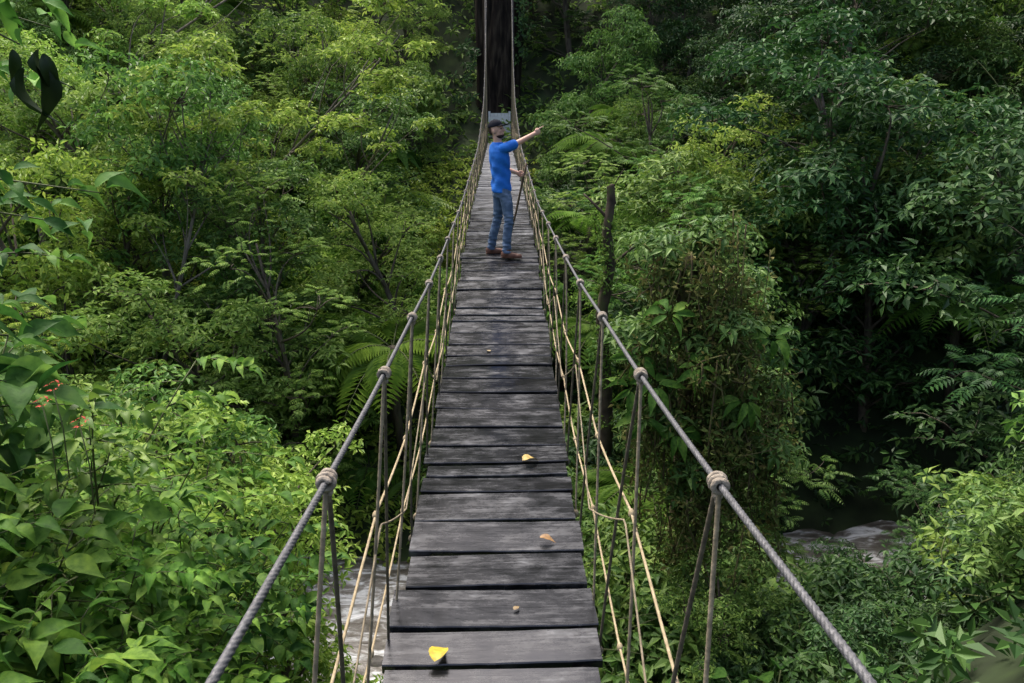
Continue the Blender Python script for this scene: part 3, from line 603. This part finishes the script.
# ------------------------------------------------ person
PA=math.radians(25);F_=np.array([math.cos(PA),math.sin(PA),0]);R_=np.array([math.sin(PA),-math.cos(PA),0]);Z_=np.array([0,0,1.])
M_skin=noisemat('skin',[(.3,(.44,.255,.175)),(.7,(.54,.33,.235))],ns=8,rough=.5,bump=0)
M_shirt=noisemat('blue_shirt',[(.3,(.006,.085,.35)),(.7,(.012,.14,.50))],ns=7,rough=.85,bump=.9)
M_jean=noisemat('denim',[(.3,(.035,.06,.10)),(.52,(.065,.105,.165)),(.68,(.12,.17,.25))],ns=9,rough=.9,bump=1)
M_shoe=noisemat('brown_shoe',[(.3,(.07,.03,.018)),(.7,(.13,.06,.035))],ns=10,rough=.6)
M_cap=noisemat('dark_cap',[(.3,(.006,.007,.010)),(.7,(.014,.016,.022))],ns=10,rough=.9,spec=.1)
M_hair=noisemat('dark_hair',[(.3,(.02,.013,.010)),(.7,(.05,.035,.026))],scale=(1,1,6),ns=40,rough=.8,spec=.1)
M_eye=noisemat('eye',[(.3,(.02,.015,.01)),(.7,(.03,.02,.015))],ns=10,rough=.2,bump=0)
def chain(mb,pts,rad,seg=12,caps=True):
    pts=np.array(pts,float);k=np.linspace(0,len(pts)-1,(len(pts)-1)*5+1)
    P=np.stack([np.interp(k,range(len(pts)),pts[:,i]) for i in range(3)],1);R=np.interp(k,range(len(pts)),rad)
    mb.tube(P,R,seg,0)
    for p,r in zip(pts,rad): mb.ell(p,(r,r,r),u=12,v=8)
def lean(z): return np.interp(z,[.9,1.1,1.3,1.5,1.8],[.0,-.002,-.02,-.04,-.055])
def loft(mb,rings,u=28):
    V=[];n=len(rings)
    for (z,cx,cf,a,b_) in rings:
        c=np.array([cx+lean(z),0,0])+F_*cf
        for i_ in range(u):
            t=2*math.pi*i_/u;ct,st=math.cos(t),math.sin(t);e=.88
            V.append(c+R_*a*np.sign(ct)*abs(ct)**e+F_*b_*np.sign(st)*abs(st)**e+Z_*z)
    Fc=[]
    for j in range(n-1):
        for i_ in range(u): Fc.append((j*u+i_,j*u+(i_+1)%u,(j+1)*u+(i_+1)%u,(j+1)*u+i_))
    Fc.append(tuple(range(u))[::-1]);Fc.append(tuple(range((n-1)*u,n*u)));mb.faces(V,Fc,0,True)
def remesh(mb,name,mat,vox,smooth=4,parent=None,wr=None):
    o=mb.obj(name,[mat]);r=o.modifiers.new('r','REMESH');r.mode='VOXEL';r.voxel_size=vox;r.use_smooth_shade=True
    s=o.modifiers.new('s','SMOOTH');s.iterations=smooth;s.factor=.5
    dg=bpy.context.evaluated_depsgraph_get();me=bpy.data.meshes.new_from_object(o.evaluated_get(dg));o.modifiers.clear();o.data=me
    if wr:
        n=len(me.vertices);c=np.empty(n*3);me.vertices.foreach_get('co',c);c=c.reshape(-1,3)
        nn=np.empty(n*3);me.vertices.foreach_get('normal',nn);nn=nn.reshape(-1,3)
        d=wr(c);me.vertices.foreach_set('co',(c+nn*d[:,None]).ravel());me.update()
    if parent: o.parent=parent
    return o
SC=.965
py=10.42;pz=float(deckz(py))+.003
L0=np.array([lean(1.44),0,0])
rs=np.array([.0,0,1.435])+R_*.165+L0;ls_=np.array([.0,0,1.435])-R_*.165+L0
re,rw=np.array([.235,-.05,1.515]),np.array([.44,.05,1.62])
le,lw_=np.array([-.02,.30,1.17]),np.array([.215,.31,1.09])
rh=np.array([.0,0,.92])+R_*.08;lh=np.array([.0,0,.92])-R_*.08
rk,ra=np.array([.10,-.12,.50]),np.array([.07,-.17,.09]);lk,la=np.array([-.05,.11,.50]),np.array([-.14,.15,.09])
HA=math.radians(-26);HF=np.array([math.cos(HA),math.sin(HA),0.]);HR=np.array([math.sin(HA),-math.cos(HA),0.]);tiltv=math.radians(11)
HM=np.stack([HF*math.cos(tiltv)+Z_*math.sin(tiltv),-HR,Z_*math.cos(tiltv)-HF*math.sin(tiltv)],1)
hc=np.array([-.055,0,1.665])
def hp(f,l,u): return hc+HM@np.array([f,l,u])
mb=MB()
loft(mb,[(.82,0,0,.13,.085),(.95,0,0,.125,.085),(1.1,0,0,.12,.085),(1.3,0,0,.14,.085),(1.42,0,0,.125,.07),(1.48,0,0,.06,.055)])
chain(mb,[(-.035,0,1.44),(-.048,0,1.53),hp(-.01,0,-.03)],[.060,.056,.057])
mb.ell(hp(-.012,0,.02),(.098,.076,.098),HM,24,16);mb.ell(hp(.022,0,-.045),(.064,.058,.068),HM,20,14)
mb.ell(hp(.052,0,-.083),(.028,.03,.022),HM);mb.ell(hp(.100,0,-.018),(.024,.012,.020),HM);mb.ell(hp(.088,0,.005),(.012,.009,.025),HM)
for sg in(-1,1): mb.ell(hp(-.012,.076*sg,-.012),(.017,.008,.031),HM);mb.ell(hp(.066,.03*sg,.028),(.02,.022,.010),HM);mb.ell(hp(.06,.038*sg,-.025),(.022,.018,.018),HM)
mb.ell(hp(.083,0,-.05),(.012,.022,.006),HM);mb.ell(hp(.081,0,-.062),(.012,.02,.006),HM)
chain(mb,[rs,rs*.4+re*.6,re,rw],[.036,.038,.039,.028]);chain(mb,[ls_,le,lw_],[.038,.037,.027])
chain(mb,[rh,rk,ra],[.066,.047,.036]);chain(mb,[lh,lk,la],[.066,.047,.036])
def hand(w,d,side,palm,fing,th=1):
    d=d/np.linalg.norm(d);side=side-d*np.dot(side,d);side/=np.linalg.norm(side);n=np.cross(d,side);n*=np.sign(np.dot(n,palm))
    M=np.stack([d,side,n],1);mb.ell(w+d*.045,(.052,.041,.016),M)
    for i_,(off,L,c) in enumerate(fing):
        p=[w+d*.082+side*off];q=0
        for s_,f_ in zip((.42,.33,.25),(.8,1,.8)):
            q+=c*f_;p.append(p[-1]+(d*math.cos(q)+n*math.sin(q))*L*s_)
        chain(mb,p,[.0085,.008,.0075,.0065],8)
    t0=w+d*.03+side*.032
    chain(mb,[t0,t0+side*.012+d*.03+n*.014,t0-side*.002+d*.055+n*.026],[.011,.0095,.008],8)
hd=(rw-re);hd=hd/np.linalg.norm(hd)
hand(rw,hd,Z_,np.array([0,1.,0]),[(.030,.080,.03),(.010,.082,1.35),(-.010,.076,1.4),(-.029,.062,1.45)])
hd2=(lw_-le);hand(lw_,hd2,Z_,np.array([0,-1.,0]),[(.029,.074,1.25),(.010,.080,1.3),(-.010,.075,1.3),(-.028,.060,1.35)])
person=remesh(mb,'person',M_skin,.0052,3)
person.location=(.02,py,pz);person.scale=(SC,)*3
tag(person,'person in blue t-shirt, jeans and cap, pointing and holding a stick','person')
mb=MB()
loft(mb,[(.865,0,-.005,.166,.116),(.90,0,-.005,.168,.119),(.98,0,0,.160,.117),(1.08,0,0,.154,.113),(1.2,-.005,0,.165,.118),(1.32,-.0,0,.180,.123),(1.40,-.0,-.005,.178,.112),(1.455,-.0,-.01,.142,.090),(1.495,-.0,-.01,.082,.076),(1.515,-.0,-.005,.068,.068)])
chain(mb,[rs-R_*.03,rs+(re-rs)*.25,rs+(re-rs)*.62],[.070,.070,.068]);chain(mb,[ls_+R_*.03,ls_+(le-ls_)*.3,ls_+(le-ls_)*.72],[.068,.066,.060])
def wr_shirt(c):
    z=c[:,2];s=c@R_;f=c@F_
    return (.006*np.sin(z*38+s*22+2*np.sin(f*20))+.004*np.sin(z*25-s*34+f*14))*np.clip((1.40-z)*5,.15,1)
remesh(mb,'shirt',M_shirt,.009,3,person,wr_shirt)
mb=MB();loft(mb,[(.80,0,0,.135,.095),(.84,0,0,.15,.106),(.90,0,0,.155,.107),(.96,0,0,.148,.10)])
chain(mb,[rh-Z_*.03,rh*.5+rk*.5+np.array([.01,0,0]),rk,ra*.6+rk*.4-F_*.012,ra+Z_*.0],[.092,.079,.064,.061,.058]);chain(mb,[lh-Z_*.03,lh*.5+lk*.5+np.array([.01,0,0]),lk,la*.6+lk*.4-F_*.012,la+Z_*.0],[.092,.079,.064,.061,.058])
def wr_jean(c):
    z=c[:,2];s=c@R_;f=c@F_
    w_=np.exp(-((z-.5)/.10)**2)+np.exp(-((z-.15)/.09)**2)*1.2+.5*np.exp(-((z-.82)/.08)**2)
    return w_*(.0055*np.sin(z*75+f*30+s*10)+.003*np.sin(z*130-s*40))
remesh(mb,'jeans',M_jean,.008,3,person,wr_jean)
for (an,dr) in [(ra,math.radians(-12)),(la,math.radians(8))]:
    mb=MB();d=np.array([math.cos(dr),math.sin(dr),0]);s_=np.array([-d[1],d[0],0]);M=np.stack([d,s_,Z_],1);a0=np.array([an[0],an[1],0])
    mb.ell(a0+d*-.02+Z_*.05,(.062,.046,.058),M);mb.ell(a0+d*.07+Z_*.038,(.11,.048,.04),M);mb.ell(a0+d*.15+Z_*.034,(.06,.046,.032),M)
    mb.tube([a0-d*.075+Z_*.012,a0+d*.05+Z_*.012,a0+d*.205+Z_*.012],[.032,.046,.036],12,0,flat=.26,ref=tuple(s_))
    mb.tube([a0+Z_*.05,a0+Z_*.125],.053,14,0)
    o=remesh(mb,'shoe',M_shoe,.007,2,person)
mb=MB();mb.ell((0,0,0),(.106,.086,.092),None,28,20);V=mb.V[0];V[:,2]=np.maximum(V[:,2],-.003);mb.V[0]=(V@np.array(HM).T)+hp(-.014,0,.05)
brim=[];Fb=[]
nb=12
for j,(rr) in enumerate([.075,.125,.185]):
    for i_ in range(nb+1):
        t=-1.15+2.3*i_/nb
        for zz in(0,.007): brim.append(hp(rr*math.cos(t)+.008,.078*math.sin(t)*(1 if j==0 else 1.02),.060-zz-.09*(rr-.075)*.3-abs(math.sin(t))**2*.012))
def bi(j,i_,k): return (j*(nb+1)+i_)*2+k
for j in range(2):
    for i_ in range(nb):
        Fb.append((bi(j,i_,0),bi(j,i_+1,0),bi(j+1,i_+1,0),bi(j+1,i_,0)));Fb.append((bi(j,i_,1),bi(j+1,i_,1),bi(j+1,i_+1,1),bi(j,i_+1,1)))
for i_ in range(nb): Fb.append((bi(2,i_,0),bi(2,i_+1,0),bi(2,i_+1,1),bi(2,i_,1)))
mb.faces(brim,Fb,0,True);mb.ell(hp(-.014,0,.142),(.009,.009,.006),HM,8,6)
o=mb.obj('cap',[M_cap]);o.parent=person
mb=MB();mb.ell((0,0,0),(.100,.080,.1),None,24,18);V=mb.V[0];V[:,0]=np.where(V[:,0]>-.034,-.034,V[:,0]);V[:,2]=np.maximum(V[:,2],-.065);mb.V[0]=(V@np.array(HM).T)+hp(-.018,0,.018)
o=mb.obj('hair',[M_hair]);o.parent=person
mb=MB();mb.ell(hp(.028,0,-.070),(.064,.057,.044),HM,20,14);V=mb.V[0];
for i_ in range(len(V)):
    l=np.array(HM).T@(V[i_]-hc)
    if l[2]>-.070: l[2]=-.070;V[i_]=hc+HM@l
o=mb.obj('beard',[M_hair]);o.parent=person
for sg in(-1,1):
    mb=MB();mb.ell(hp(.078,.03*sg,.012),(.010,.012,.008),HM,10,8);o=mb.obj('eye',[M_eye]);o.parent=person
M_stick=noisemat('stick_wood',[(.3,(.05,.035,.02)),(.7,(.12,.085,.05))],ns=12,rough=.7)
hpnt=lw_+hd2/np.linalg.norm(hd2)*.10+np.array([0,-.022,0]);mb=MB();bot=np.array([.08,.46,.0]);bz=(float(deckz(py+.44))-pz)/SC;bot[2]=bz+.006
mb.tube([bot,bot+(hpnt-bot)*.5+np.array([.01,0,0]),hpnt,hpnt+(hpnt-bot)*.16],[.013,.015,.016,.015],8,0)
o=mb.obj('walking_stick',[M_stick]);o.location=person.location;o.scale=(SC,)*3;tag(o,'long thin wooden walking stick held in the hand','stick')
# ------------------------------------------------ light, world, camera
w=bpy.data.worlds.new('World');scene.world=w;w.use_nodes=True;nt=w.node_tree;bg=nt.nodes['Background']
sk=nt.nodes.new('ShaderNodeTexSky');sk.sky_type='NISHITA';sk.sun_disc=False;sk.sun_elevation=math.radians(62);sk.sun_rotation=math.radians(-35);sk.dust_density=6;sk.air_density=.6
nt.links.new(sk.outputs[0],bg.inputs[0]);bg.inputs[1].default_value=.48
sd=bpy.data.lights.new('sun','SUN');sd.energy=2.3;sd.angle=math.radians(40);sd.color=(1,.96,.88)
so=link(bpy.data.objects.new('sun',sd));el,az=math.radians(62),math.radians(-35)
v=Vector((math.sin(az)*math.cos(el),math.cos(az)*math.cos(el),math.sin(el)));so.rotation_euler=v.to_track_quat('Z','Y').to_euler()
cd=bpy.data.cameras.new('camera');cd.lens=28;cd.sensor_width=36;cd.clip_end=600;cd.clip_start=.05
co=link(bpy.data.objects.new('camera',cd));co.location=(0,0,0);co.rotation_euler=(math.radians(90-17),0,math.radians(-.87));scene.camera=co
scene.view_settings.view_transform='Standard';scene.view_settings.look='None';scene.view_settings.exposure=0
# ------------------------------------------------ leave out plants that nothing near this viewpoint can see
bpy.context.view_layer.update();dg=bpy.context.evaluated_depsgraph_get()
seen=set();R3=co.matrix_world.to_3x3()
for (ox,oz) in [(0,0),(-1.2,.1),(1.2,.1)]:
    org=Vector((ox,0,oz))
    for iy in range(0,76):
        for ix in range(0,112):
            u=((ix+random.random())/112-.5)*1.1*36/28;v_=-((iy+random.random())/76-.5)*1.1*24/28
            d=(R3@Vector((u,v_,-1))).normalized()
            h=scene.ray_cast(dg,org,d)
            if h[0]: seen.add(h[4].name)
for grp in PRUNE:
    if not any(o.name in seen for o in grp):
        for o in reversed(grp): bpy.data.objects.remove(o)
